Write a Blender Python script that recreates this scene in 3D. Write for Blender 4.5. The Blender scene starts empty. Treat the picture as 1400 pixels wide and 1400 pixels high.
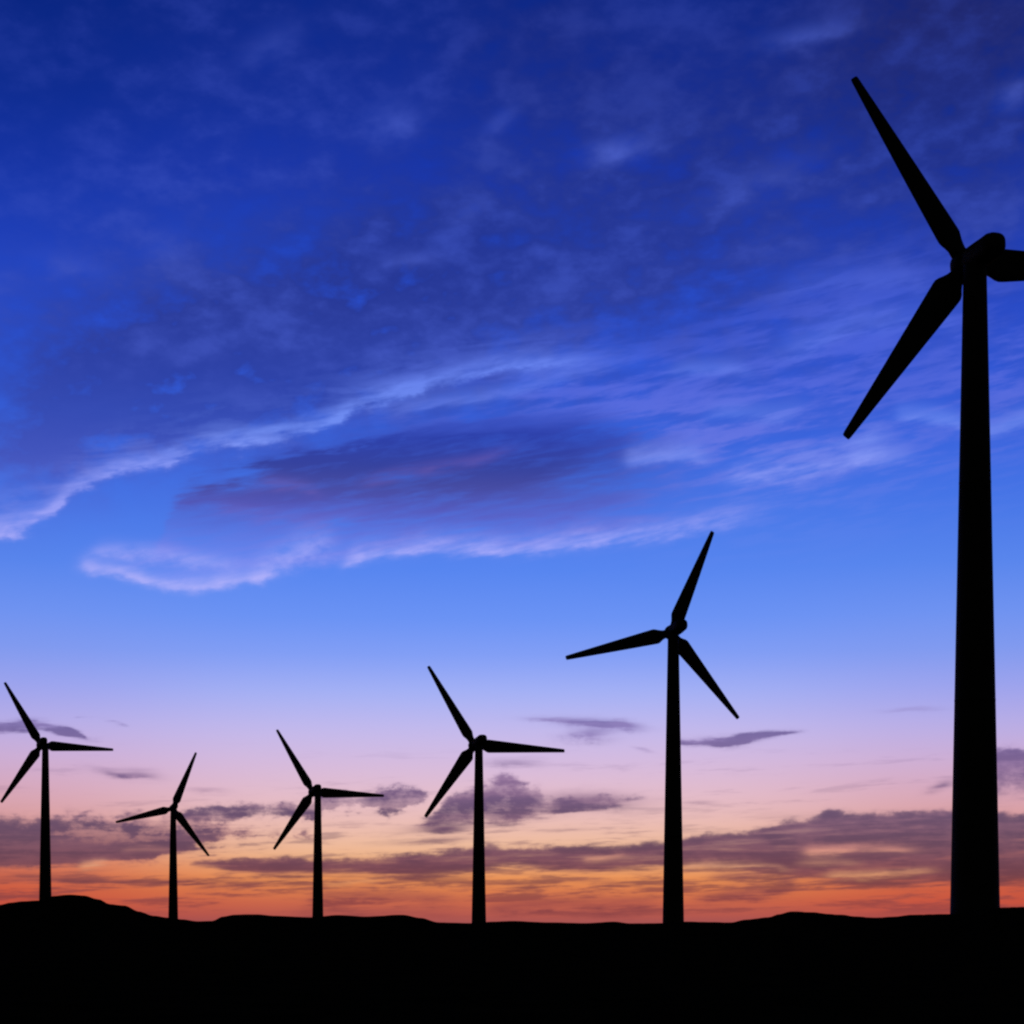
import bpy, bmesh, math, random
from mathutils import Vector, Matrix

# ------------------------------------------------------------------ camera
scene = bpy.context.scene
COL = scene.collection
R = math.radians
cam_data = bpy.data.cameras.new("camera")
cam = bpy.data.objects.new("camera", cam_data)
COL.objects.link(cam)
cam.location = (0.0, 0.0, 2.0)
cam.rotation_euler = (R(90), 0, 0)          # level, looking along +Y
cam_data.sensor_width = 36.0
cam_data.lens = 67.166
cam_data.shift_y = 0.4043                   # rising front: verticals stay upright
cam_data.clip_start = 0.1
cam_data.clip_end = 60000
scene.camera = cam

# ------------------------------------------------------------------ exposure
scene.view_settings.view_transform = 'Standard'
scene.view_settings.look = 'None'
scene.view_settings.exposure = 0.0
scene.view_settings.gamma = 1.0
scene.view_settings.use_curve_mapping = False
scene.cycles.filter_width = 2.3
scene.cycles.use_adaptive_sampling = True
scene.cycles.adaptive_threshold = 0.01
scene.cycles.adaptive_min_samples = 48
scene.cycles.max_bounces = 3
scene.cycles.use_denoising = False

# ------------------------------------------------------------------ dusk sky (world nodes)
def lin(c):
    out = []
    for v in c:
        v = v / 255.0
        out.append(v / 12.92 if v <= 0.04045 else ((v + 0.055) / 1.055) ** 2.4)
    return tuple(out) + (1.0,)

world = bpy.data.worlds.new("World")
scene.world = world
world.use_nodes = True
world.cycles.sampling_method = 'NONE'
NT = world.node_tree
NT.nodes.clear()

class V:
    """A float socket with arithmetic: every operation adds one Math node."""
    def __init__(self, s): self.s = s
    def __add__(self, o): return M('ADD', self, o)
    def __radd__(self, o): return M('ADD', o, self)
    def __sub__(self, o): return M('SUBTRACT', self, o)
    def __rsub__(self, o): return M('SUBTRACT', o, self)
    def __mul__(self, o): return M('MULTIPLY', self, o)
    def __rmul__(self, o): return M('MULTIPLY', o, self)
    def __truediv__(self, o): return M('DIVIDE', self, o)

def put(sock, v):
    if isinstance(v, V): NT.links.new(v.s, sock)
    else: sock.default_value = v

def M(op, a, b=None):
    n = NT.nodes.new('ShaderNodeMath'); n.operation = op
    put(n.inputs[0], a)
    if b is not None: put(n.inputs[1], b)
    return V(n.outputs[0])

def sat(a): return M('MAXIMUM', M('MINIMUM', a, 1.0), 0.0)

def MA(a, mul, add):
    n = NT.nodes.new('ShaderNodeMath'); n.operation = 'MULTIPLY_ADD'
    put(n.inputs[0], a); put(n.inputs[1], mul); put(n.inputs[2], add)
    return V(n.outputs[0])

def sstep(x, a, b, lo=0.0, hi=1.0):
    """smooth step from lo to hi while x goes from a to b"""
    k = 3.4 / (b - a)
    t = M('TANH', MA(x, k, -k * (a + b) / 2))
    return MA(t, (hi - lo) / 2, (hi + lo) / 2)

def curve(pts):
    """piecewise-linear el(az) in degrees, as one Float Curve node"""
    n = NT.nodes.new('ShaderNodeFloatCurve')
    put(n.inputs['Value'], AZN); put(n.inputs['Factor'], ONE)
    c = n.mapping.curves[0]
    P = [(min(max((a + 18) / 36, 0.0), 1.0), e / 30) for a, e in sorted(pts)]
    if P[0][0] > 0: P.insert(0, (0.0, P[0][1]))
    if P[-1][0] < 1: P.append((1.0, P[-1][1]))
    while len(c.points) < len(P): c.points.new(0.5, 0.5)
    for q, p in zip(c.points, P):
        q.location = p; q.handle_type = 'AUTO_CLAMPED'
    n.mapping.update()
    return V(n.outputs[0]) * 30.0

def ramp(fac, stops, lo, hi):
    """colour against elevation (degrees)"""
    n = NT.nodes.new('ShaderNodeValToRGB')
    n.color_ramp.interpolation = 'LINEAR'
    put(n.inputs[0], (fac - lo) * (1 / (hi - lo)))
    el = n.color_ramp.elements
    st = sorted(((e - lo) / (hi - lo), lin(c)) for e, c in stops)
    while len(el) < len(st): el.new(0.5)
    for q, (p, c) in zip(el, st):
        q.position = min(max(p, 0), 1)
    for q, (p, c) in zip(el, st):
        q.color = c
    return n.outputs[0]

def mix(fac, a, b):
    n = NT.nodes.new('ShaderNodeMix'); n.data_type = 'RGBA'
    put(n.inputs[0], fac)
    for k, v in ((6, a), (7, b)):
        if isinstance(v, tuple): n.inputs[k].default_value = v
        else: NT.links.new(v, n.inputs[k])
    return n.outputs[2]

def noise(sx, sy, seed, detail=3.0, rough=0.55, tilt=0.0, dist=0.0):
    """noise over azimuth/elevation, sx and sy in features per degree; about -1..1"""
    cv = NT.nodes.new('ShaderNodeCombineXYZ')
    put(cv.inputs[0], AZ * sx)
    put(cv.inputs[1], (EL - AZ * tilt) * sy if tilt else EL * sy)
    cv.inputs[2].default_value = seed
    n = NT.nodes.new('ShaderNodeTexNoise'); n.noise_dimensions = '3D'
    NT.links.new(cv.outputs[0], n.inputs['Vector'])
    n.inputs['Scale'].default_value = 1.0
    n.inputs['Detail'].default_value = detail
    n.inputs['Roughness'].default_value = rough
    n.inputs['Distortion'].default_value = dist
    return V(n.outputs[0]) * 4.0 - 2.0

tc = NT.nodes.new('ShaderNodeTexCoord')
sep = NT.nodes.new('ShaderNodeSeparateXYZ')
NT.links.new(tc.outputs['Generated'], sep.inputs[0])     # the direction looked in
DX, DY, DZ = (V(sep.outputs[k]) for k in range(3))
AZ = M('ARCTAN2', DX, DY) * 57.29578
EL = M('ARCSINE', DZ) * 57.29578

# --- noises shared by the cloud layers
n_big = noise(0.16, 0.34, 3.1, 2.0)
n_mot = noise(0.42, 0.75, 7.7, 5.0, 0.6, -0.05)
n_mo2 = noise(0.9, 1.5, 15.2, 3.0, 0.5, 0.15)
n_fib = noise(0.28, 2.0, 21.4, 5.0, 0.6, 0.13, 0.4)
n_fi2 = noise(0.7, 3.8, 27.9, 4.0, 0.6, 0.20)
n_puf = noise(1.1, 1.9, 33.3, 6.0, 0.62)
n_low = noise(0.22, 2.6, 41.8, 6.0, 0.62, 0.02, 0.3)
n_lo2 = noise(0.5, 4.6, 52.6, 5.0, 0.62, 0.03)

# (a vanishing share of the noises keeps Cycles from evaluating every layer before them)
eps = (n_big + n_mot + n_mo2 + n_fib + n_fi2 + n_puf + n_low + n_lo2) * 1e-6
AZ, EL = AZ + eps, EL + eps
ONE = M('MINIMUM', EL + 200.0, 1.0)
AZN = sat((AZ + 18.0) * (1 / 36.0))

def blob(p, sx, sy, tilt=0.0, wx=None, wy=None):
    """soft elliptical patch round a point of the sky"""
    a = AZ - p[0]; e = EL - p[1]
    if wx is not None: a = a + wx
    if wy is not None: e = e + wy
    if tilt: e = e - a * tilt
    d = M('POWER', a * (1 / sx), 2.0) + M('POWER', e * (1 / sy), 2.0)
    return M('EXPONENT', d * -1.0)

def streak(pts, up, down, fade0, fade1, wob):
    """bright fibre along a traced line; soft upwards, sharper downwards"""
    d = EL - curve(pts) + wob
    w = sstep(d, -0.02, 0.02, down, up)
    g = M('EXPONENT', M('POWER', d / w, 2.0) * -1.0)
    a0, a1 = min(p[0] for p in pts), max(p[0] for p in pts)
    g = g * sstep(AZ, a0 - 0.1, a0 + fade0) * sstep(AZ, a1 - fade1, a1 + 0.1, 1.0, 0.0)
    return g

def band(top, bot, st, sb, rt=None, rb=None):
    """cloud bank between a traced top and bottom edge"""
    (a0, e0), (a1, e1) = min(top), max(top)
    if a0 > -16: top = [(a0 - 0.5, e0 - 0.5)] + list(top)
    if a1 < 16: top = list(top) + [(a1 + 0.5, e1 - 0.5)]
    (a0, e0), (a1, e1) = min(bot), max(bot)
    if a0 > -16: bot = [(a0 - 0.5, e0 + 0.5)] + list(bot)
    if a1 < 16: bot = list(bot) + [(a1 + 0.5, e1 + 0.5)]
    t = curve(top) - EL
    if rt is not None: t = t + rt
    b = EL - curve(bot)
    if rb is not None: b = b + rb
    return sstep(t, 0.0, st) * sstep(b, 0.0, sb)

# --- clear sky: under the afterglow, and to the sides of it
c_mid = ramp(EL, [(0.0, (160, 82, 84)), (0.461, (190, 92, 76)), (0.899, (212, 114, 76)), (1.338, (234, 144, 82)), (1.667, (237, 160, 104)),
                  (2.214, (240, 187, 148)), (2.981, (236, 190, 178)), (3.855, (229, 190, 202)), (4.727, (216, 188, 220)),
                  (5.815, (196, 186, 236)), (6.898, (166, 178, 245)), (7.976, (132, 160, 246)), (9.049, (108, 148, 245)),
                  (10.54, (87, 134, 240)), (12.227, (72, 120, 232)), (13.892, (58, 104, 224)), (15.533, (50, 91, 216)),
                  (17.349, (44, 82, 210)), (19.325, (35, 70, 192)), (21.255, (26, 56, 174)), (23.135, (19, 48, 155)), (25.859, (11, 40, 136)),
                  (32.0, (6, 24, 92)), (50.0, (3, 10, 45)), (90.0, (1, 4, 20))], 0.0, 90.0)
c_side = ramp(EL, [(0.0, (150, 72, 78)), (0.57, (200, 80, 62)), (1.228, (206, 92, 66)), (1.886, (214, 116, 92)),
                   (2.543, (216, 140, 124)), (3.199, (218, 158, 160)), (4.073, (214, 168, 190)), (4.945, (204, 174, 214)),
                   (5.815, (186, 174, 230)), (6.898, (158, 164, 238)), (7.976, (130, 155, 240)), (9.049, (112, 148, 242)),
                   (10.54, (88, 134, 238)), (12.227, (70, 118, 232)), (13.892, (58, 102, 224)), (15.533, (46, 88, 214)),
                   (17.349, (38, 76, 204)), (19.325, (28, 62, 184)), (21.255, (18, 50, 162)), (23.135, (10, 42, 142)), (25.859, (4, 34, 124)),
                   (32.0, (4, 20, 84)), (50.0, (2, 8, 40)), (90.0, (1, 4, 20))], 0.0, 90.0)
side = sstep(M('ABSOLUTE', AZ + 0.6), 4.5, 15.5)
sky = mix(side, c_mid, c_side)

# --- upper deck: thin dark altocumulus, mottled
deck = (blob((-5.902, 17.063), 5.923, 2.632) * 0.98 + blob((-12.31, 16.186), 4.168, 1.974, 0.1) * 0.55 + blob((-3.068, 19.3), 2.852, 1.974) * 0.5
        + blob((3.505, 19.096), 6.361, 2.852) * 0.75 + blob((12.728, 24.245), 3.729, 3.071) * 1.0
        + blob((-12.728, 14.168), 4.387, 1.645, 0.30) * 0.85 + blob((-8.707, 15.363), 3.51, 1.535, 0.15) * 0.55 + blob((6.552, 22.257), 5.703, 2.413) * 0.45
        + blob((0.877, 24.236), 2.632, 3.29) * 0.25 + blob((13.56, 20.899), 2.632, 2.632) * 0.45)
deck = deck + sstep(EL, 12.227, 16.748) * sstep(EL, 24.0, 30.0, 1.0, 0.0) * sstep(AZ, -17.0, -6.0) * 0.16
deck = sat(deck * (0.98 + n_mot * 0.72 + n_mo2 * 0.50 + n_puf * 0.20))
c_deck = ramp(EL, [(11.807, (84, 100, 204)), (13.477, (66, 84, 188)), (14.715, (52, 74, 178)), (15.94, (44, 64, 164)), (17.748, (39, 55, 147)),
                   (19.715, (33, 50, 142)), (22.201, (30, 45, 130)), (24.783, (30, 37, 106)), (40.0, (12, 18, 60))], 0.0, 45.0)
sky = mix(deck * 0.96, sky, c_deck)

# --- pale tufts over the whole upper sky
tuft = sstep(n_mot * 0.95 + n_mo2 * 0.5 + n_puf * 0.08, -0.55, 1.3) * sstep(EL, 13.477, 17.947) * sstep(EL, 24.5, 31.0, 1.0, 0.0)
tuft = tuft * (0.55 + 0.45 * sstep(AZ, -15.0, -9.0))
c_tuft = ramp(EL, [(13.477, (104, 122, 232)), (17.349, (80, 104, 220)), (21.255, (62, 86, 200)), (24.056, (52, 74, 182)), (40.0, (30, 45, 120))], 0.0, 45.0)
sky = mix(tuft * 0.46, sky, c_tuft)
spots = (blob((3.177, 22.076), 0.965, 0.351, 0.1, n_puf * 0.25, n_mo2 * 0.12) + blob((8.814, 24.74), 1.316, 0.285, 0.08, None, n_mo2 * 0.15) * 0.7
         + blob((14.695, 22.816), 0.526, 0.351, 0.2, n_puf * 0.2, None) * 0.8 + blob((7.416, 21.093), 1.755, 0.483, 0.3, None, n_mo2 * 0.25) * 0.45
         + blob((-3.615, 22.815), 0.877, 0.483, 0.1, n_puf * 0.3, n_mo2 * 0.2) * 0.55 + blob((-3.068, 19.202), 0.79, 0.219, 0.1, None, n_mo2 * 0.1) * 0.6
         + blob((-1.316, 20.484), 0.526, 0.263, 0.4, None, n_mo2 * 0.1) * 0.5 + blob((-12.937, 18.582), 1.097, 0.351, -0.1, None, n_mo2 * 0.2) * 0.45
         + blob((-10.307, 19.325), 0.658, 0.439, 0.1, n_puf * 0.3, None) * 0.4 + blob((-7.201, 24.521), 0.877, 0.483, 0.4, None, n_mo2 * 0.2) * 0.4
         + blob((-0.329, 22.856), 0.526, 0.263, 0.5, None, n_mo2 * 0.1) * 0.5)
sky = mix(sat(spots * (0.75 + n_mo2 * 0.5)) * 0.55, sky, lin((84, 106, 216)))

# --- fibrous veil in the right half
veil = (blob((6.768, 14.413), 7.239, 2.084, 0.05) + blob((10.837, 17.647), 4.168, 1.755, 0.05) * 0.75 + blob((1.316, 15.121), 4.387, 1.535, 0.1) * 0.6
        + blob((14.798, 15.437), 1.974, 1.316) * 0.7)
veil = veil * sstep(n_fib + n_fi2 * 0.6 + n_mot * 0.2, -0.55, 0.75)
c_veil = ramp(EL, [(11.807, (136, 146, 240)), (13.477, (118, 128, 230)), (15.125, (98, 114, 226)), (17.149, (82, 104, 226)), (19.13, (66, 88, 204))], 0.0, 45.0)
sky = mix(sat(veil) * 0.72, sky, c_veil)

# --- lens-shaped cloud: dark upper body, lavender belly
lens_top = [(-13.145, 10.063), (-12.728, 10.535), (-11.891, 10.9), (-10.731, 11.088), (-10.158, 12.453), (-9.775, 12.981), (-8.707, 13.41), (-7.632, 13.732), (-6.01, 14.188), (-4.379, 14.592), (-2.192, 14.992), (0.0, 15.289), (2.192, 15.278), (4.379, 14.777), (5.685, 14.237), (6.985, 13.381), (7.847, 12.323), (8.707, 11.675)]
lens_bot = [(-13.145, 10.063), (-12.687, 10.33), (-11.681, 10.243), (-10.837, 10.106), (-10.307, 9.914), (-9.562, 9.831), (-8.707, 9.938), (-7.632, 10.112), (-6.985, 10.337), (-6.01, 10.399), (-5.141, 10.541), (-4.379, 10.806), (-3.287, 10.967), (-1.645, 11.086), (0.0, 11.048), (2.192, 11.293), (4.597, 11.539), (6.552, 11.857), (7.847, 12.198), (8.707, 11.675)]
lens = band(lens_top, lens_bot, 0.965, 0.351, n_fib * 0.40 + n_fi2 * 0.2 + 0.05, n_puf * 0.14 + n_fi2 * 0.06)
lens = lens * sstep(AZ, 0.5, 7.5, 1.0, 0.0)
lens_fac = lens * sat(0.62 + n_fib * 0.5 + n_fi2 * 0.25 + n_mot * 0.15)
hole = blob((-9.455, 12.065), 2.413, 0.79, -0.1, n_puf * 0.3, n_fib * 0.3)
lens_fac = lens_fac * (1.0 - hole * 0.6)
c_belly = ramp(EL, [(10.009, (122, 148, 246)), (10.964, (112, 132, 236)), (11.807, (98, 112, 218)), (12.645, (80, 96, 202)), (13.477, (68, 90, 200)), (15.125, (64, 92, 208))], 0.0, 45.0)
sky = mix(lens_fac, sky, c_belly)
core = (blob((-8.17, 13.181), 2.194, 0.526, 0.22, n_puf * 0.15, n_fib * 0.12) * 0.8 + blob((-5.685, 13.31), 4.387, 0.877, 0.12, None, n_fib * 0.3) * 1.0 + blob((-0.439, 13.891), 5.265, 1.141, 0.1, None, n_fib * 0.35) * 0.85
        + blob((-1.316, 12.433), 4.826, 0.79, 0.05, None, n_fib * 0.35) * 0.35 + blob((-8.492, 12.82), 1.974, 0.57, 0.2, n_puf * 0.2, n_fib * 0.2) * 0.6)
core = sat(core * 1.3) * sat(lens * 1.5) * sat(0.96 + n_fib * 0.42 + n_fi2 * 0.3)
c_core = ramp(EL, [(12.227, (84, 86, 182)), (12.958, (68, 72, 156)), (13.477, (52, 63, 152)), (14.304, (42, 60, 164)), (15.329, (46, 70, 184))], 0.0, 45.0)
sky = mix(core * 0.9, sky, c_core)
# rosy fibres inside it
rose = (streak([(-8.063, 12.689), (-7.201, 12.962), (-6.119, 12.824), (-5.467, 12.589)], 0.219, 0.175, 1.0, 0.8, n_fi2 * 0.12) * 0.5
        + streak([(-4.814, 13.017), (-3.724, 13.243), (-2.411, 13.466), (-1.097, 13.682), (0.439, 14.056)], 0.197, 0.175, 1.2, 1.6, n_fi2 * 0.10) * 0.55
        + streak([(-9.348, 12.276), (-7.847, 12.115), (-5.902, 11.913), (-3.942, 12.198)], 0.263, 0.219, 1.2, 1.6, n_fi2 * 0.15) * 0.35)
sky = mix(sat(rose * (0.7 + n_fi2 * 0.7)) * 0.6, sky, lin((128, 104, 188)))

# --- bright edges and fibres
s1 = [(-15.411, 11.231), (-14.798, 11.344), (-14.284, 11.533), (-13.768, 11.783), (-13.353, 12.11), (-12.833, 12.624), (-12.101, 12.985), (-11.365, 13.345), (-10.413, 13.386), (-9.775, 13.698), (-9.028, 14.012), (-7.847, 14.094), (-6.768, 14.311), (-5.685, 14.646), (-4.597, 15.16), (-3.724, 15.482), (-2.74, 15.719), (-1.754, 15.933), (0.0, 16.344), (1.973, 16.537), (3.505, 16.758)]
bright = streak(s1, 0.329, 0.154, 0.1, 4.5, n_puf * 0.15 + n_fi2 * 0.06) * sat(0.78 + n_mo2 * 0.5 + n_fi2 * 0.35)
bright = bright + streak(s1, 1.009, 0.197, 0.1, 4.5, n_puf * 0.3 + n_fib * 0.2) * sat(0.20 + n_fib * 0.4 + n_puf * 0.3)
bright = bright + streak([(-4.597, 15.079), (-3.396, 15.181), (-2.192, 15.339), (0.0, 15.635), (2.192, 16.232), (4.379, 16.501)], 0.307, 0.197, 1.6, 2.4, n_fi2 * 0.10) * 0.40
bright = bright + streak([(-12.833, 10.407), (-12.415, 10.32), (-11.681, 10.264), (-11.048, 10.141), (-10.307, 9.935), (-9.562, 9.894), (-8.707, 10.022), (-7.632, 10.217), (-6.877, 10.424)], 0.219, 0.132, 0.5, 0.9, n_puf * 0.11) * sat(0.95 + n_mo2 * 0.4 + n_puf * 0.3)
bright = bright + streak([(-8.063, 10.333), (-6.985, 10.716), (-6.335, 11.066), (-5.685, 11.163), (-5.032, 11.091)], 0.483, 0.351, 0.9, 0.7, n_puf * 0.22) * sat(0.5 + n_puf * 0.55)
bright = bright + streak([(-5.206, 10.582), (-4.814, 10.778), (-4.379, 10.911), (-3.287, 11.073), (-1.645, 11.17), (0.0, 11.112), (2.192, 11.336), (4.597, 11.56), (6.552, 11.899), (7.847, 12.198)], 0.395, 0.154, 0.6, 2.2, n_puf * 0.09 + n_fi2 * 0.06) * sat(0.66 + n_mo2 * 0.35 + n_fi2 * 0.4)
bright = bright + streak([(-12.937, 10.527), (-11.891, 10.879), (-10.625, 10.863), (-8.707, 10.61), (-7.632, 10.554)], 0.263, 0.263, 0.8, 1.2, n_puf * 0.10) * sat(0.4 + n_puf * 0.4)
bright = bright + streak([(3.177, 13.664), (4.16, 13.712), (5.25, 13.753), (6.119, 13.61)], 0.351, 0.154, 0.6, 0.8, n_puf * 0.10) * 0.75
bright = bright + streak([(6.119, 12.99), (7.416, 13.101), (8.492, 13.171), (9.455, 13.301), (10.413, 13.57), (11.681, 13.716)], 0.57, 0.197, 0.9, 1.2, n_puf * 0.16) * sat(0.6 + n_fi2 * 0.45)
bright = bright + streak([(9.775, 13.391), (10.837, 13.409), (12.101, 13.554)], 0.307, 0.154, 0.6, 0.8, n_fi2 * 0.10) * 0.45
bright = bright + streak([(11.154, 14.691), (12.101, 14.603), (12.937, 14.438), (13.871, 14.064), (14.284, 14.12), (15.002, 14.334), (15.818, 14.459)], 0.307, 0.154, 0.6, 0.6, n_fi2 * 0.08) * 0.65
bright = bright + streak([(4.379, 16.057), (5.25, 16.199), (6.552, 16.163), (7.416, 16.014)], 0.263, 0.197, 0.9, 0.9, n_fi2 * 0.10) * 0.5
bright = bright + streak([(-0.877, 16.181), (0.439, 16.263), (1.973, 16.456), (2.63, 16.489)], 0.263, 0.175, 1.0, 0.8, n_fi2 * 0.10) * 0.35
bright = bright + streak([(7.416, 16.615), (8.707, 16.764), (10.413, 17.277), (12.101, 17.338), (13.56, 17.088)], 0.483, 0.307, 1.4, 1.6, n_fi2 * 0.16) * 0.45
bright = bright + streak([(7.416, 18.199), (9.135, 18.438), (11.259, 18.401), (12.728, 18.076)], 0.351, 0.263, 1.4, 1.2, n_fi2 * 0.14) * 0.35
bright = bright + streak([(5.467, 14.815), (6.552, 14.949), (7.847, 14.868), (9.135, 15.104)], 0.351, 0.219, 0.9, 1.2, n_fi2 * 0.14) * 0.35
c_bright = ramp(EL, [(10.009, (180, 180, 252)), (11.386, (164, 168, 250)), (13.062, (138, 152, 244)), (14.51, (116, 146, 246)), (16.344, (104, 132, 240)), (18.343, (84, 108, 224))], 0.0, 45.0)
sky = mix(sat(bright * (0.86 + n_fi2 * 0.3)) * 0.9, sky, c_bright)

# --- low clouds against the afterglow
c_low = ramp(EL, [(0.0, (126, 62, 70)), (0.68, (134, 64, 68)), (1.338, (116, 64, 72)), (1.886, (108, 68, 84)), (2.543, (104, 74, 96)),
                  (3.418, (106, 82, 112)), (4.509, (124, 98, 142)), (5.815, (112, 98, 156)), (6.898, (120, 116, 190))], 0.0, 8.0)
c_lit = ramp(EL, [(0.0, (178, 84, 76)), (0.68, (196, 96, 78)), (1.338, (206, 116, 90)), (2.105, (204, 130, 116)), (2.981, (204, 148, 150)),
                  (4.073, (196, 156, 180)), (5.815, (160, 140, 196))], 0.0, 8.0)
rag = n_puf * 0.26 + n_lo2 * 0.05
fine = n_low * 0.09 + n_lo2 * 0.07 + n_puf * 0.04
body = sat(1.06 + n_low * 0.26 + n_lo2 * 0.16)
c_low2 = ramp(EL, [(0.0, (150, 74, 76)), (0.68, (160, 78, 74)), (1.338, (142, 78, 80)), (1.886, (130, 80, 92)), (2.543, (128, 88, 106)),
                  (3.418, (134, 100, 126)), (4.509, (150, 118, 158)), (5.815, (140, 124, 184))], 0.0, 8.0)
c_low = mix(sstep(n_low + n_puf * 0.5 + n_lo2 * 0.4, -0.6, 0.6), c_low2, c_low)
# thin strata seen edge-on near the horizon
strat = sstep(n_low + n_lo2 * 0.5, -0.2, 0.42) * sstep(EL, 0.088, 0.68) * sstep(EL, 1.119, 1.776, 1.0, 0.0)
sky = mix(strat * 0.75, sky, c_low)
strat = sstep(n_lo2 + n_low * 0.3, -0.05, 0.55) * sstep(EL, 0.899, 1.447) * sstep(EL, 2.543, 3.527, 1.0, 0.0)
sky = mix(strat * 0.5, sky, c_low)
strat = sstep(n_low - n_lo2 * 0.4 + n_fi2 * 0.2, 0.2, 0.75) * sstep(EL, 2.105, 2.762) * sstep(EL, 4.509, 5.598, 1.0, 0.0)
sky = mix(strat * 0.22, sky, c_low)
# wisps high in the glow
wisp = (band([(-16.223, 5.918), (-15.002, 5.912), (-13.974, 5.981), (-13.249, 5.872), (-12.687, 5.61), (-12.415, 5.425), (-12.101, 5.432)], [(-16.223, 5.501), (-15.002, 5.555), (-13.974, 5.686), (-13.249, 5.513), (-12.687, 5.462), (-12.415, 5.425), (-12.101, 5.432)], 0.175, 0.175, fine + 0.04, fine + 0.04) * 1.1
        + band([(-13.02, 5.962), (-12.728, 6.096), (-11.891, 6.094), (-11.428, 5.956), (-11.259, 5.874)], [(-13.02, 5.962), (-12.728, 6.033), (-11.891, 5.946), (-11.428, 5.849), (-11.259, 5.874)], 0.154, 0.154, fine, fine) * 0.7
        + blob((-11.09, 4.426), 0.614, 0.154, -0.05, n_puf * 0.2, fine) * 0.65 + blob((-11.891, 4.541), 0.57, 0.088, -0.2, None, fine) * 0.35
        + blob((-9.092, 3.957), 0.57, 0.088, 0.0, None, fine) * 0.35
        + blob((3.112, 5.958), 0.658, 0.154, -0.12, n_puf * 0.12, fine + n_puf * 0.05) * 1.0 + blob((2.083, 6.05), 1.141, 0.132, -0.06, n_puf * 0.2, fine) * 0.85
        + blob((2.324, 5.68), 0.658, 0.197, 0.05, n_puf * 0.35, fine + n_puf * 0.1) * 0.75 + blob((0.921, 6.118), 0.57, 0.066, -0.05, None, fine) * 0.4
        + blob((0.044, 4.88), 0.746, 0.11, 0.0, n_puf * 0.2, fine) * 0.5 + blob((3.942, 5.237), 0.263, 0.066, -0.3, None, fine) * 0.4
        + band([(4.706, 5.622), (5.25, 5.704), (6.552, 5.712), (7.416, 5.81), (8.599, 5.879), (8.921, 5.809)], [(4.706, 5.449), (5.25, 5.315), (6.552, 5.259), (7.416, 5.443), (8.599, 5.707), (8.921, 5.809)], 0.219, 0.197, fine, fine) * 1.05
        + blob((11.828, 6.308), 0.746, 0.066, 0.04, None, fine) * 0.3
        + blob((12.645, 4.081), 0.351, 0.132, 0.35, n_puf * 0.15, fine) * 0.75 + blob((5.576, 3.663), 0.483, 0.066, 0.0, None, fine) * 0.4)
sky = mix(sat(wisp * (1.15 + n_puf * 0.4 + n_lo2 * 0.3)) * 0.94, sky, c_low)
# cumulus at the right edge
cr = band([(13.56, 3.323), (13.871, 4.802), (14.181, 5.259), (14.695, 5.332), (15.207, 5.193), (16.627, 4.948)], [(13.56, 3.323), (13.871, 3.637), (14.181, 3.695), (15.002, 3.766), (16.627, 3.778)], 0.307, 0.658, rag, rag)
sky = mix(cr * sat(1.0 + n_puf * 0.35), sky, c_low)
# puffy bank on the left, with lit gaps
lb = band([(-16.627, 3.066), (-15.002, 3.259), (-13.768, 3.362), (-12.52, 3.465), (-11.259, 3.395), (-10.201, 3.321), (-9.562, 3.414), (-8.707, 3.206), (-7.74, 2.997), (-6.985, 2.872), (-6.227, 2.963), (-5.902, 2.747), (-5.576, 2.705)],
          [(-16.627, 1.555), (-15.002, 1.568), (-13.768, 1.576), (-12.52, 1.67), (-10.837, 1.852), (-10.094, 2.029), (-9.135, 2.294), (-7.847, 2.476), (-6.552, 2.57), (-5.902, 2.704), (-5.576, 2.705)], 0.439, 0.307, rag * 1.2, rag)
gaps = sstep(n_puf + n_low * 0.9, -0.55, 0.65) 
dense = blob((-14.181, 2.083), 3.29, 0.526) * 0.7 + blob((-8.921, 2.577), 1.974, 0.175) * 0.5
sky = mix(lb * 0.62, sky, c_lit)
sky = mix(lb * sat(gaps * 0.75 + dense * 1.3 + 0.30), sky, c_low)
lb2 = band([(-16.627, 2.437), (-15.002, 2.499), (-13.353, 2.645), (-11.681, 2.576), (-9.988, 2.504), (-8.707, 2.514), (-7.847, 2.432)], [(-16.627, 1.639), (-15.002, 1.61), (-13.768, 1.619), (-12.31, 1.714), (-10.837, 1.895), (-9.135, 2.165), (-7.847, 2.302)], 0.263, 0.197, rag, fine)
sky = mix(lb2 * body, sky, c_low)
lm = band([(-9.882, 3.324), (-9.519, 3.414), (-8.707, 3.508), (-7.632, 3.583), (-6.877, 3.545), (-6.119, 3.659), (-5.685, 3.879), (-5.032, 3.992), (-3.942, 4.02), (-3.177, 4.132), (-2.74, 4.069), (-2.455, 3.851)],
          [(-9.882, 3.324), (-9.519, 3.198), (-8.707, 3.119), (-7.632, 3.128), (-6.877, 3.133), (-6.119, 3.268), (-5.685, 3.358), (-5.032, 3.361), (-4.379, 3.495), (-3.505, 3.412), (-2.849, 3.632), (-2.455, 3.851)], 0.263, 0.219, rag + 0.10, rag * 1.3 + 0.10)
sky = mix(lm * sat(0.80 + n_low * 0.35 + n_puf * 0.4), sky, c_low)
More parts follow.
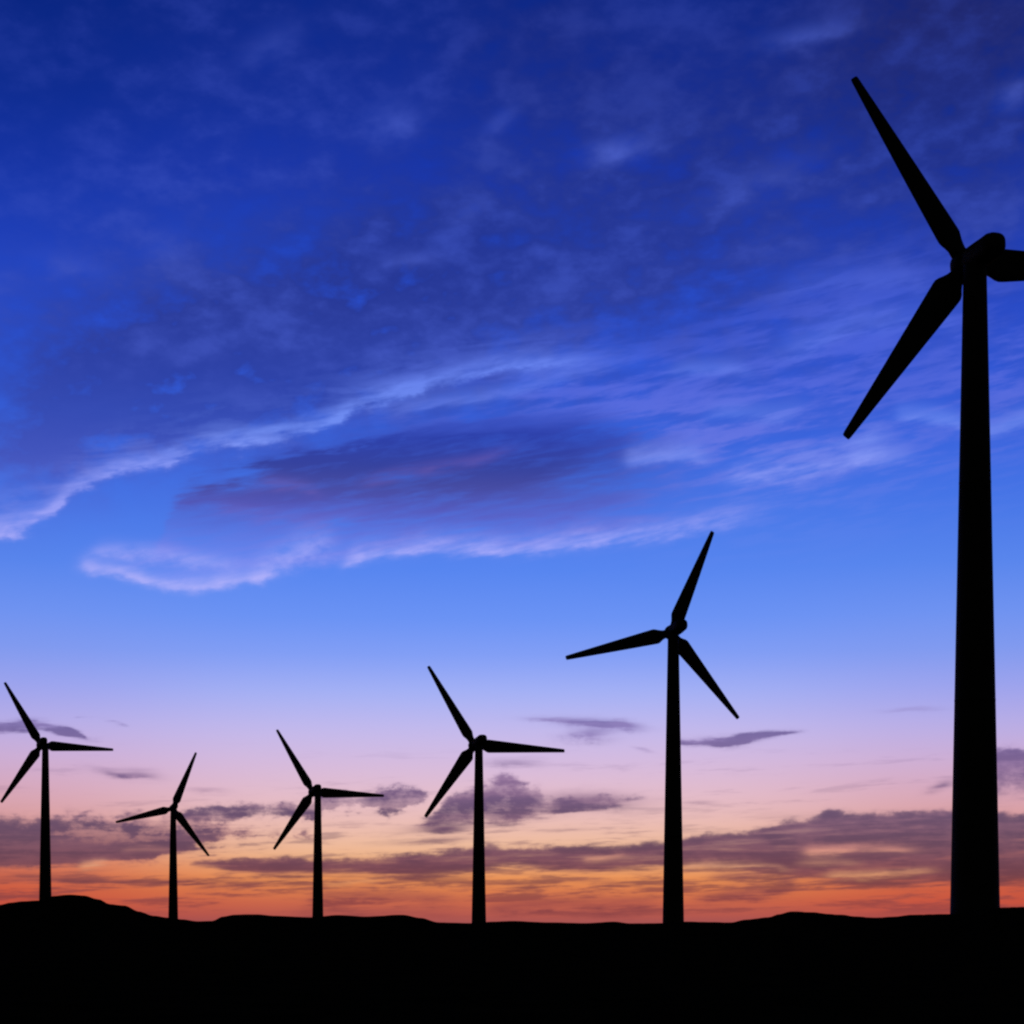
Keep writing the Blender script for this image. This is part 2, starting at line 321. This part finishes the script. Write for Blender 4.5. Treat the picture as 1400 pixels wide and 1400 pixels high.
# heap behind the middle towers
hp = band([(-3.068, 2.933), (-2.411, 3.371), (-2.061, 3.743), (-1.316, 4.159), (-0.614, 4.378), (-0.154, 4.597), (0.329, 4.335), (0.746, 4.269), (1.141, 3.941), (2.105, 3.983), (3.002, 3.937), (3.68, 3.847), (4.051, 3.758)],
          [(-3.068, 2.889), (-2.411, 2.847), (-2.061, 2.979), (-1.097, 2.98), (-0.373, 2.915), (0.746, 3.024), (1.491, 3.22), (3.002, 3.457), (3.68, 3.716), (4.051, 3.758)], 0.307, 0.263, rag + 0.08, fine * 1.8 + 0.05)
sky = mix(hp * sat(0.90 + n_puf * 0.45 + n_lo2 * 0.25), sky, c_low)
st_ = (blob((2.083, 3.678), 1.645, 0.263, 0.02, n_puf * 0.3, fine + n_puf * 0.08) * 0.75 + blob((-2.083, 2.891), 0.965, 0.11, 0.03, None, fine) * 0.75 + blob((-2.411, 2.519), 1.097, 0.088, 0.06, None, fine) * 0.7 + blob((-1.754, 3.198), 0.57, 0.307, 0.2, n_puf * 0.2, fine) * 0.6
       + blob((1.535, 2.848), 0.746, 0.066, 0.03, None, fine) * 0.35)
sky = mix(sat(st_), sky, c_low)
# the long bank, thickening to the right
long_top = [(-9.562, 1.773), (-8.964, 1.906), (-8.063, 1.997), (-6.985, 2.046), (-5.25, 2.009), (-3.746, 2.079), (-2.258, 2.235), (-1.206, 2.345), (0.0, 2.411), (1.491, 2.389), (3.002, 2.43), (4.488, 2.535), (5.185, 2.685), (6.314, 2.789), (7.416, 2.891), (8.149, 3.102), (9.028, 3.225), (9.477, 3.436), (10.349, 3.319), (11.428, 3.372), (12.874, 3.417), (15.002, 3.217), (16.627, 3.15)]
long_bot = [(-9.562, 1.773), (-8.964, 1.69), (-8.063, 1.563), (-6.985, 1.502), (-5.25, 1.551), (-3.002, 1.467), (-1.513, 1.622), (0.0, 1.776), (1.119, 1.666), (2.258, 1.622), (4.488, 1.793), (5.185, 1.856), (6.552, 1.743), (7.847, 1.521), (9.135, 1.343), (10.837, 1.271), (12.874, 1.283), (15.002, 1.335), (16.627, 1.324)]
lg = band(long_top, long_bot, 0.219, 0.263, n_puf * 0.14 + n_lo2 * 0.04 + 0.09, n_low * 0.10 + n_lo2 * 0.10 + 0.12)
sky = mix(lg * body, sky, c_low)
lo = (streak([(5.467, 1.354), (6.552, 1.438), (7.416, 1.435), (8.707, 1.344)], 0.132, 0.132, 1.0, 0.6, fine) * 0.8
      + streak([(4.706, 1.639), (5.685, 1.68), (6.985, 1.676), (7.847, 1.738)], 0.088, 0.088, 0.5, 0.8, fine) * 0.8
      + streak([(5.25, 0.743), (6.335, 0.872), (7.416, 1.0), (8.707, 1.171)], 0.197, 0.219, 0.8, 0.8, fine * 1.5) * 0.75
      + streak([(-16.223, 1.264), (-14.387, 1.338), (-12.52, 1.327), (-10.837, 1.292), (-8.921, 1.365)], 0.088, 0.088, 1.0, 1.0, fine * 0.6) * 0.75
      + streak([(-9.775, 1.102), (-8.277, 1.194), (-6.768, 1.22)], 0.066, 0.066, 0.8, 0.8, fine * 0.6) * 0.5
      + streak([(-5.685, 1.397), (-3.942, 1.269), (-2.192, 1.315), (-0.439, 1.316)], 0.088, 0.088, 0.8, 0.8, fine) * 0.45
      + streak([(-0.877, 1.228), (0.658, 1.272), (2.192, 1.315), (3.942, 1.269)], 0.066, 0.066, 0.8, 0.8, fine) * 0.45
      + streak([(-6.335, 0.741), (-5.032, 0.874), (-3.505, 0.832), (-1.316, 0.746)], 0.197, 0.219, 0.8, 1.2, fine * 2) * 0.7
      + streak([(-1.097, 0.482), (0.439, 0.592), (1.754, 0.658), (3.287, 0.613), (4.814, 0.743)], 0.219, 0.263, 0.8, 1.0, fine * 1.5) * 0.85
      + streak([(-6.985, 0.305), (-5.032, 0.393), (-3.068, 0.35), (-1.316, 0.307)], 0.175, 0.175, 1.0, 1.0, fine) * 0.5)
sky = mix(sat(lo * (0.85 + n_lo2 * 0.5)) * 0.9, sky, c_low)
# sunlit slits and rims in the banks
slit = (streak([(8.492, 2.212), (9.348, 2.228), (10.413, 2.286), (12.31, 2.249)], 0.154, 0.11, 0.6, 1.4, fine) * 0.85
        + streak([(9.135, 1.472), (10.413, 1.488), (11.47, 1.526), (12.728, 1.626)], 0.11, 0.088, 0.6, 1.2, fine) * 0.7
        + streak([(8.277, 1.866), (9.348, 1.904), (10.625, 1.81)], 0.154, 0.11, 0.6, 0.8, fine) * 0.35
        + streak([(2.083, 1.95), (2.74, 1.993), (3.505, 2.079)], 0.11, 0.088, 0.3, 0.4, fine) * 0.8
        + streak([(-12.833, 1.753), (-12.31, 1.8), (-11.891, 1.845)], 0.11, 0.088, 0.3, 0.3, fine) * 0.7
        + streak([(-11.681, 2.233), (-10.837, 2.326), (-9.988, 2.289)], 0.11, 0.11, 0.5, 0.5, fine) * 0.3
        + streak([(-5.685, 1.244), (-4.923, 1.267), (-3.724, 1.357)], 0.088, 0.066, 0.3, 0.8, fine) * 0.6
        + streak([(5.032, 1.791), (6.119, 1.853), (7.632, 1.804), (8.492, 1.648)], 0.11, 0.066, 0.3, 0.8, fine) * 0.6)
sky = mix(sat(slit * (0.8 + n_lo2 * 0.8)) * 0.85, sky, ramp(EL, [(1.119, (246, 160, 96)), (1.667, (244, 176, 128)), (2.324, (222, 150, 138))], 0.0, 8.0))

# --- away from the sunset the sky falls to the dark blue of a physical dusk sky
SUN_EL, SUN_AZ = R(-2.5), R(0.0)
nish = NT.nodes.new('ShaderNodeTexSky'); nish.sky_type = 'NISHITA'
nish.sun_disc = False
nish.sun_elevation = R(0.4); nish.sun_rotation = SUN_AZ
back = NT.nodes.new('ShaderNodeVectorMath'); back.operation = 'SCALE'
NT.links.new(nish.outputs[0], back.inputs[0]); back.inputs['Scale'].default_value = 0.05
away = sstep(M('ABSOLUTE', AZ), 20.0, 75.0)
sky = mix(away, sky, back.outputs[0])
sky = mix(sstep(EL, -1.2, -0.05, 1.0, 0.0), sky, lin((14, 8, 9)))       # below the horizon

bg = NT.nodes.new('ShaderNodeBackground'); bg.inputs['Strength'].default_value = 1.0
NT.links.new(sky, bg.inputs['Color'])
wo = NT.nodes.new('ShaderNodeOutputWorld')
NT.links.new(bg.outputs[0], wo.inputs['Surface'])

# ------------------------------------------------------------------ last red sun, just at the horizon behind the hills
sun_data = bpy.data.lights.new("sun", 'SUN')
sun_data.energy = 0.15
sun_data.angle = R(0.5)
sun_data.color = (1.0, 0.45, 0.2)
sun = bpy.data.objects.new("sun", sun_data)
COL.objects.link(sun)
sun.rotation_euler = (R(-89.6), 0, 0)       # light travels from +Y towards the viewer
sun.location = (0, 900, 60)

# ------------------------------------------------------------------ materials
def new_mat(name):
    m = bpy.data.materials.new(name); m.use_nodes = True
    return m, m.node_tree, m.node_tree.nodes['Principled BSDF']

def ground_material():
    m, nt, b = new_mat("dark_heath")
    n = nt.nodes.new('ShaderNodeTexNoise'); n.inputs['Scale'].default_value = 0.35; n.inputs['Detail'].default_value = 9
    g = nt.nodes.new('ShaderNodeNewGeometry')
    nt.links.new(g.outputs['Position'], n.inputs['Vector'])
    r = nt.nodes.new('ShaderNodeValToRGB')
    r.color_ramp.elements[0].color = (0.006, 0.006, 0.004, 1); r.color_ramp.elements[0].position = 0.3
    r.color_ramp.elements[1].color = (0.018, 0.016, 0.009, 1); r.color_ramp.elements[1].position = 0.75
    nt.links.new(n.outputs[0], r.inputs[0]); nt.links.new(r.outputs[0], b.inputs['Base Color'])
    b.inputs['Roughness'].default_value = 1.0
    b.inputs['Specular IOR Level'].default_value = 0.0
    bp = nt.nodes.new('ShaderNodeBump'); bp.inputs['Strength'].default_value = 0.5; bp.inputs['Distance'].default_value = 0.3
    nt.links.new(n.outputs[0], bp.inputs['Height']); nt.links.new(bp.outputs[0], b.inputs['Normal'])
    return m

def paint_material(name, base, rough):
    m, nt, b = new_mat(name)
    n = nt.nodes.new('ShaderNodeTexNoise'); n.inputs['Scale'].default_value = 0.8; n.inputs['Detail'].default_value = 6
    t = nt.nodes.new('ShaderNodeTexCoord'); nt.links.new(t.outputs['Object'], n.inputs['Vector'])
    r = nt.nodes.new('ShaderNodeValToRGB')
    r.color_ramp.elements[0].color = tuple(c * 0.8 for c in base) + (1,); r.color_ramp.elements[0].position = 0.3
    r.color_ramp.elements[1].color = tuple(base) + (1,); r.color_ramp.elements[1].position = 0.7
    nt.links.new(n.outputs[0], r.inputs[0]); nt.links.new(r.outputs[0], b.inputs['Base Color'])
    b.inputs['Roughness'].default_value = rough
    b.inputs['Specular IOR Level'].default_value = 0.15
    return m

MAT_GROUND = ground_material()
MAT_TOWER = paint_material("matt_black_tower_paint", (0.012, 0.012, 0.013), 0.75)  # white turbines: backlit silhouette shade is put into all three base colours
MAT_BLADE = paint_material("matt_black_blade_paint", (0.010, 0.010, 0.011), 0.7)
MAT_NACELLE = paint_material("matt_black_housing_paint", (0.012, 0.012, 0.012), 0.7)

# ------------------------------------------------------------------ ground: one sheet to the horizon, with a low rolling rise
RIDGE = [(-16.223, 534.1, 6.703), (-15.002, 520.0, 7.773), (-14.695, 516.5, 8.327), (-14.346, 512.5, 8.671), (-13.871, 507.0, 8.794), (-13.519, 503.0, 9.896), (-13.041, 497.6, 10.192), (-12.624, 492.9, 9.831), (-12.206, 488.2, 8.822), (-11.891, 484.6, 7.566), (-11.47, 479.9, 7.145), (-11.048, 475.2, 5.639), (-10.625, 470.5, 4.522), (-10.201, 465.8, 4.051), (-9.775, 461.1, 3.589), (-9.348, 456.4, 3.136), (-8.921, 451.6, 3.21), (-8.599, 448.1, 4.23), (-8.277, 444.6, 4.638), (-7.632, 437.5, 4.68), (-7.093, 431.6, 4.313), (-6.01, 419.8, 3.929), (-5.206, 411.1, 4.361), (-4.379, 402.1, 4.001), (-3.287, 390.4, 4.316), (-2.74, 384.5, 3.619), (-2.192, 378.6, 2.725), (-1.272, 368.7, 2.565), (-0.548, 360.9, 2.829), (0.0, 355.0, 2.951), (1.097, 343.2, 2.657), (2.192, 331.4, 2.508), (3.068, 322.0, 2.74), (3.549, 316.8, 2.425), (4.488, 306.7, 2.47), (5.185, 299.1, 2.687), (6.552, 284.3, 2.544), (6.985, 279.6, 2.963), (7.632, 272.5, 3.252), (7.955, 269.0, 3.648), (8.32, 265.0, 4.029), (8.964, 257.9, 3.876), (9.391, 253.2, 3.599), (9.775, 248.9, 3.477), (10.201, 244.2, 3.215), (10.773, 237.9, 3.047), (11.365, 231.2, 3.151), (11.786, 226.5, 3.344), (12.874, 214.3, 3.354), (14.284, 198.2, 3.935), (15.002, 190.0, 3.891), (16.425, 173.5, 3.328)]      # (azimuth deg, distance m, crest height m) of the rise
def hash2(i, j):
    h = math.sin(i * 127.1 + j * 311.7) * 43758.5453
    return h - math.floor(h)
def vnoise(x, y):
    i, j = math.floor(x), math.floor(y); fx, fy = x - i, y - j
    fx, fy = fx * fx * (3 - 2 * fx), fy * fy * (3 - 2 * fy)
    a = hash2(i, j) * (1 - fx) + hash2(i + 1, j) * fx
    b = hash2(i, j + 1) * (1 - fx) + hash2(i + 1, j + 1) * fx
    return (a * (1 - fy) + b * fy) * 2 - 1
def ridge_at(az):
    if az <= RIDGE[0][0]: return RIDGE[0][1], RIDGE[0][2]
    for (a0, d0, h0), (a1, d1, h1) in zip(RIDGE, RIDGE[1:]):
        if az <= a1:
            t = (az - a0) / (a1 - a0); t = t * t * (3 - 2 * t)
            return d0 + (d1 - d0) * t, h0 + (h1 - h0) * t
    return RIDGE[-1][1], RIDGE[-1][2]
def ground_z(az, r):
    x, y = r * math.sin(R(az)), r * math.cos(R(az))
    z = 0.12 * vnoise(x / 9, y / 9) + 0.05 * vnoise(x / 2.3 + 40, y / 2.3)
    z *= min(1.0, r / 12)
    D, H = ridge_at(az)
    D = D / math.cos(R(az))
    k = max(0.0, 1.0 - max(0.0, abs(az) - 18.0) / 40.0)
    H2 = (2.0 + (H - 2.0) * k + 0.02 * vnoise(x / 3.1, y / 3.1)) * (k if abs(az) > 18 else 1.0)
    s = 0.13 if r < D else 0.07
    g = math.exp(-((r / D - 1.0) / s) ** 2)
    return z * (1 - g) + H2 * g - (0.25 if r > D * 1.15 else 0.0)
azs = []
a = -180.0
while a < 180.0 - 1e-6:
    azs.append(a)
    a += 0.09 if -19 <= a < 19 else (1.0 if -40 <= a < 40 else 4.0)
rs = [0.0]
r = 0.6
while r < 30000:
    rs.append(r)
    r *= 1.018 if 150 < r < 640 else (1.06 if r < 150 else 1.12)
bm = bmesh.new()
rings = []
centre = bm.verts.new((0, 0, 0))
for r in rs[1:]:
    rings.append([bm.verts.new((r * math.sin(R(az)), r * math.cos(R(az)), ground_z(az, r))) for az in azs])
n = len(azs)
for k in range(n):
    bm.faces.new((centre, rings[0][(k + 1) % n], rings[0][k]))
for r0, r1 in zip(rings, rings[1:]):
    for k in range(n):
        bm.faces.new((r0[k], r0[(k + 1) % n], r1[(k + 1) % n], r1[k]))
bmesh.ops.recalc_face_normals(bm, faces=bm.faces)
me = bpy.data.meshes.new("ground"); bm.to_mesh(me); bm.free()
for p in me.polygons: p.use_smooth = True
me.materials.append(MAT_GROUND)
ground = bpy.data.objects.new("ground", me)
COL.objects.link(ground)
ground['kind'] = 'structure'
ground['label'] = 'black unlit ground with low rolling hills along the horizon'
if me.polygons[len(me.polygons) // 2].normal.z < 0: me.flip_normals()

# ------------------------------------------------------------------ wind turbines
def to_mesh(name, bm, mat, smooth=True):
    bmesh.ops.recalc_face_normals(bm, faces=bm.faces)
    me = bpy.data.meshes.new(name); bm.to_mesh(me); bm.free()
    if smooth:
        for p in me.polygons: p.use_smooth = True
    me.materials.append(mat)
    return me
def loft(bm, sections, cap=True):
    vs = [[bm.verts.new(p) for p in s] for s in sections]
    n = len(vs[0])
    for a, b in zip(vs, vs[1:]):
        for k in range(n):
            bm.faces.new((a[k], a[(k + 1) % n], b[(k + 1) % n], b[k]))
    if cap:
        bm.faces.new(vs[0][::-1]); bm.faces.new(vs[-1])
def rot_chord(y, z, t):
    c, s = math.cos(t), math.sin(t)
    return y * c - z * s, y * s + z * c

RAD = 26.0
def blade_mesh():
    """blade along +X, chord in Y, thickness in Z: stub root, broad shoulder, long straight taper"""
    bm = bmesh.new()
    st = [(1.0, 1.9, 0.9, 0.0), (1.9, 1.9, 0.9, 0.0), (2.4, 2.2, 0.7, 0.06), (2.9, 2.7, 0.48, 0.14), (3.4, 3.3, 0.32, 0.18), (3.85, 3.62, 0.27, 0.18), (4.4, 3.62, 0.26, 0.18)]
    for k in range(1, 13):
        t = k / 12
        st.append((4.4 + (25.55 - 4.4) * t, 3.62 + (1.02 - 3.62) * t, 0.26 - 0.10 * t, 0.18 - 0.18 * t))
    st += [(25.9, 0.9, 0.15, 0.0), (25.98, 0.72, 0.13, 0.0), (26.0, 0.5, 0.12, 0.0)]
    secs = []
    for r, ch, th, tw in st:
        ring = []
        for k in range(24):
            a = 2 * math.pi * k / 24
            cx = math.cos(a)
            y = 0.5 * ch * cx
            z = 0.5 * ch * th * math.sin(a) * (1.0 if th > 0.8 else (0.75 + 0.25 * cx))
            y, z = rot_chord(y, z, tw)
            ring.append((r, y, z))
        secs.append(ring)
    loft(bm, secs)
    return to_mesh("blade", bm, MAT_BLADE)

def spin(bm, prof, seg=32):
    loft(bm, [[(r * math.cos(2 * math.pi * k / seg), r * math.sin(2 * math.pi * k / seg), z) for k in range(seg)] for z, r in prof])

def hub_mesh():
    """spinner, axis +Z towards the nose"""
    bm = bmesh.new()
    spin(bm, [(-1.15, 1.30), (-1.05, 1.5), (-0.6, 1.66), (0.1, 1.7), (0.8, 1.52), (1.4, 1.15), (1.8, 0.75), (2.05, 0.35), (2.12, 0.08)])
    return to_mesh("hub", bm, MAT_NACELLE)

def nacelle_mesh():
    """housing behind the rotor: along -Z, up is +Y; slim throat, fuller rounded tail"""
    bm = bmesh.new()
    prof = [(-0.9, 1.25, 1.2, 0.0), (-1.6, 1.34, 1.26, 0.0), (-2.6, 1.38, 1.28, 0.0), (-3.8, 1.38, 1.28, 0.0), (-5.0, 1.34, 1.24, 0.03),
            (-5.9, 1.32, 1.25, 0.06), (-6.5, 1.16, 1.1, 0.08), (-6.85, 0.9, 0.86, 0.09), (-7.05, 0.55, 0.52, 0.09), (-7.12, 0.15, 0.15, 0.09)]
    secs = []
    for z, w, h, yo in prof:
        ring = []
        for k in range(32):
            a = 2 * math.pi * k / 32
            c, s = math.cos(a), math.sin(a)
            ring.append((w * math.copysign(abs(c) ** 0.7, c), yo + h * math.copysign(abs(s) ** 0.7, s), z))
        secs.append(ring)
    loft(bm, secs)
    return to_mesh("nacelle", bm, MAT_NACELLE)

def tower_mesh(h, rb, rt):
    bm = bmesh.new()
    sec = []
    H = [0.0, 0.35, 0.36] + [h * k / 16 for k in range(1, 17)]
    for z in H:
        r = rb + (rt - rb) * z / h
        if z <= 0.35: r += 0.12
        sec.append((z, r))
    # flange rings between the rolled sections
    for q in (1 / 3, 2 / 3):
        for dz, dr in ((-0.12, 0.0), (-0.10, 0.015), (0.10, 0.015), (0.12, 0.0)):
            z = h * q + dz; sec.append((z, rb + (rt - rb) * z / h + dr))
    sec.sort()
    spin(bm, sec, 40)
    return to_mesh("tower", bm, MAT_TOWER)

TURBINES = [{'hub': [50.95, 214.65, 76.29], 'yaw': -17, 'pitch': -2, 'over': 3.0, 'tower': [51.32, 211.78], 'rb': 2.72, 'rt': 1.26, 'blades': [(124.7, 0.916), (-126.36, 0.99), (4.81, 1.094)]},
 {'hub': [35.81, 429.06, 67.87], 'yaw': -18, 'pitch': -8, 'over': 3.0, 'tower': [35.98, 426.24], 'rb': 2.45, 'rt': 1.22, 'blades': [(64.56, 1.038), (-164.69, 1.018), (-51.65, 0.943)]},
 {'hub': [-10.31, 522.97, 51.45], 'yaw': -23, 'pitch': -11, 'over': 3.35, 'tower': [-9.02, 519.94], 'rb': 2.04, 'rt': 1.05, 'blades': [(118.4, 0.961), (-127.53, 0.996), (-1.16, 1.043)]},
 {'hub': [-70.41, 675.62, 49.34], 'yaw': -23, 'pitch': -11, 'over': 5.45, 'tower': [-68.17, 670.7], 'rb': 2.05, 'rt': 1.09, 'blades': [(118.03, 0.977), (-126.24, 1.002), (-1.25, 1.021)]},
 {'hub': [-146.38, 825.07, 52.79], 'yaw': -18, 'pitch': -8, 'over': 3.0, 'tower': [-145.81, 822.24], 'rb': 2.2, 'rt': 1.18, 'blades': [(67.28, 1.041), (-165.16, 0.975), (-53.97, 0.984)]},
 {'hub': [-169.42, 687.26, 66.96], 'yaw': -23, 'pitch': -11, 'over': 5.45, 'tower': [-166.67, 682.33], 'rb': 2.42, 'rt': 1.11, 'blades': [(117.81, 1.001), (-124.18, 1.001), (-1.41, 0.998)]}]
LABELS = ['towering black wind turbine nearest the viewer, its right blade cut off by the picture edge',
          'second largest black wind turbine, next left of the towering one by the picture edge',
          'black wind turbine whose tower crosses the heaped purple cloud',
          'small black wind turbine on the low rise, third from the left of the row',
          'smallest, most distant black wind turbine, in the dip right of the left-hand hill',
          'black wind turbine standing on the rounded hill at the far left']
GROUP = 'silhouetted wind turbines standing in a row at dusk'

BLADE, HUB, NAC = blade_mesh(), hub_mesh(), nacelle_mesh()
for T, label in zip(TURBINES, LABELS):
    yaw, pit = R(T['yaw']), R(T['pitch'])
    nose = Vector((math.sin(yaw) * math.cos(pit), math.cos(yaw) * math.cos(pit), math.sin(pit)))   # rotor axis, towards the nose
    right = Vector((math.cos(yaw), -math.sin(yaw), 0.0))
    up = right.cross(nose)
    hub = Vector(T['hub'])
    tx, ty = T['tower']
    az = math.degrees(math.atan2(tx, ty))
    z0 = ground_z(az, math.hypot(tx, ty)) - 0.15
    root = bpy.data.objects.new("wind_turbine", None)
    root.empty_display_size = 4
    COL.objects.link(root)
    root.location = (tx, ty, z0)
    root['label'] = label; root['category'] = 'wind turbine'; root['group'] = GROUP
    def part(name, mesh, mat):
        o = bpy.data.objects.new(name, mesh); COL.objects.link(o)
        o.parent = root
        o.matrix_basis = Matrix.Translation(-Vector(root.location)) @ mat
        return o
    top = hub.z - nose.z * T['over'] - 1.2 + 0.08
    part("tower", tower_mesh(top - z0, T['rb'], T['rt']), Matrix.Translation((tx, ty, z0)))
    # frame: X = -right, Y = up, Z = nose
    B = Matrix((-right, up, nose)).transposed().to_4x4()
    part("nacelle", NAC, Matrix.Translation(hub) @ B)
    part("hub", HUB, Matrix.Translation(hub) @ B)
    for ang, sc in T['blades']:
        a = R(ang)
        rad = right * math.cos(a) + up * math.sin(a)
        ch = nose.cross(rad)
        F = Matrix((rad, ch, nose)).transposed().to_4x4()
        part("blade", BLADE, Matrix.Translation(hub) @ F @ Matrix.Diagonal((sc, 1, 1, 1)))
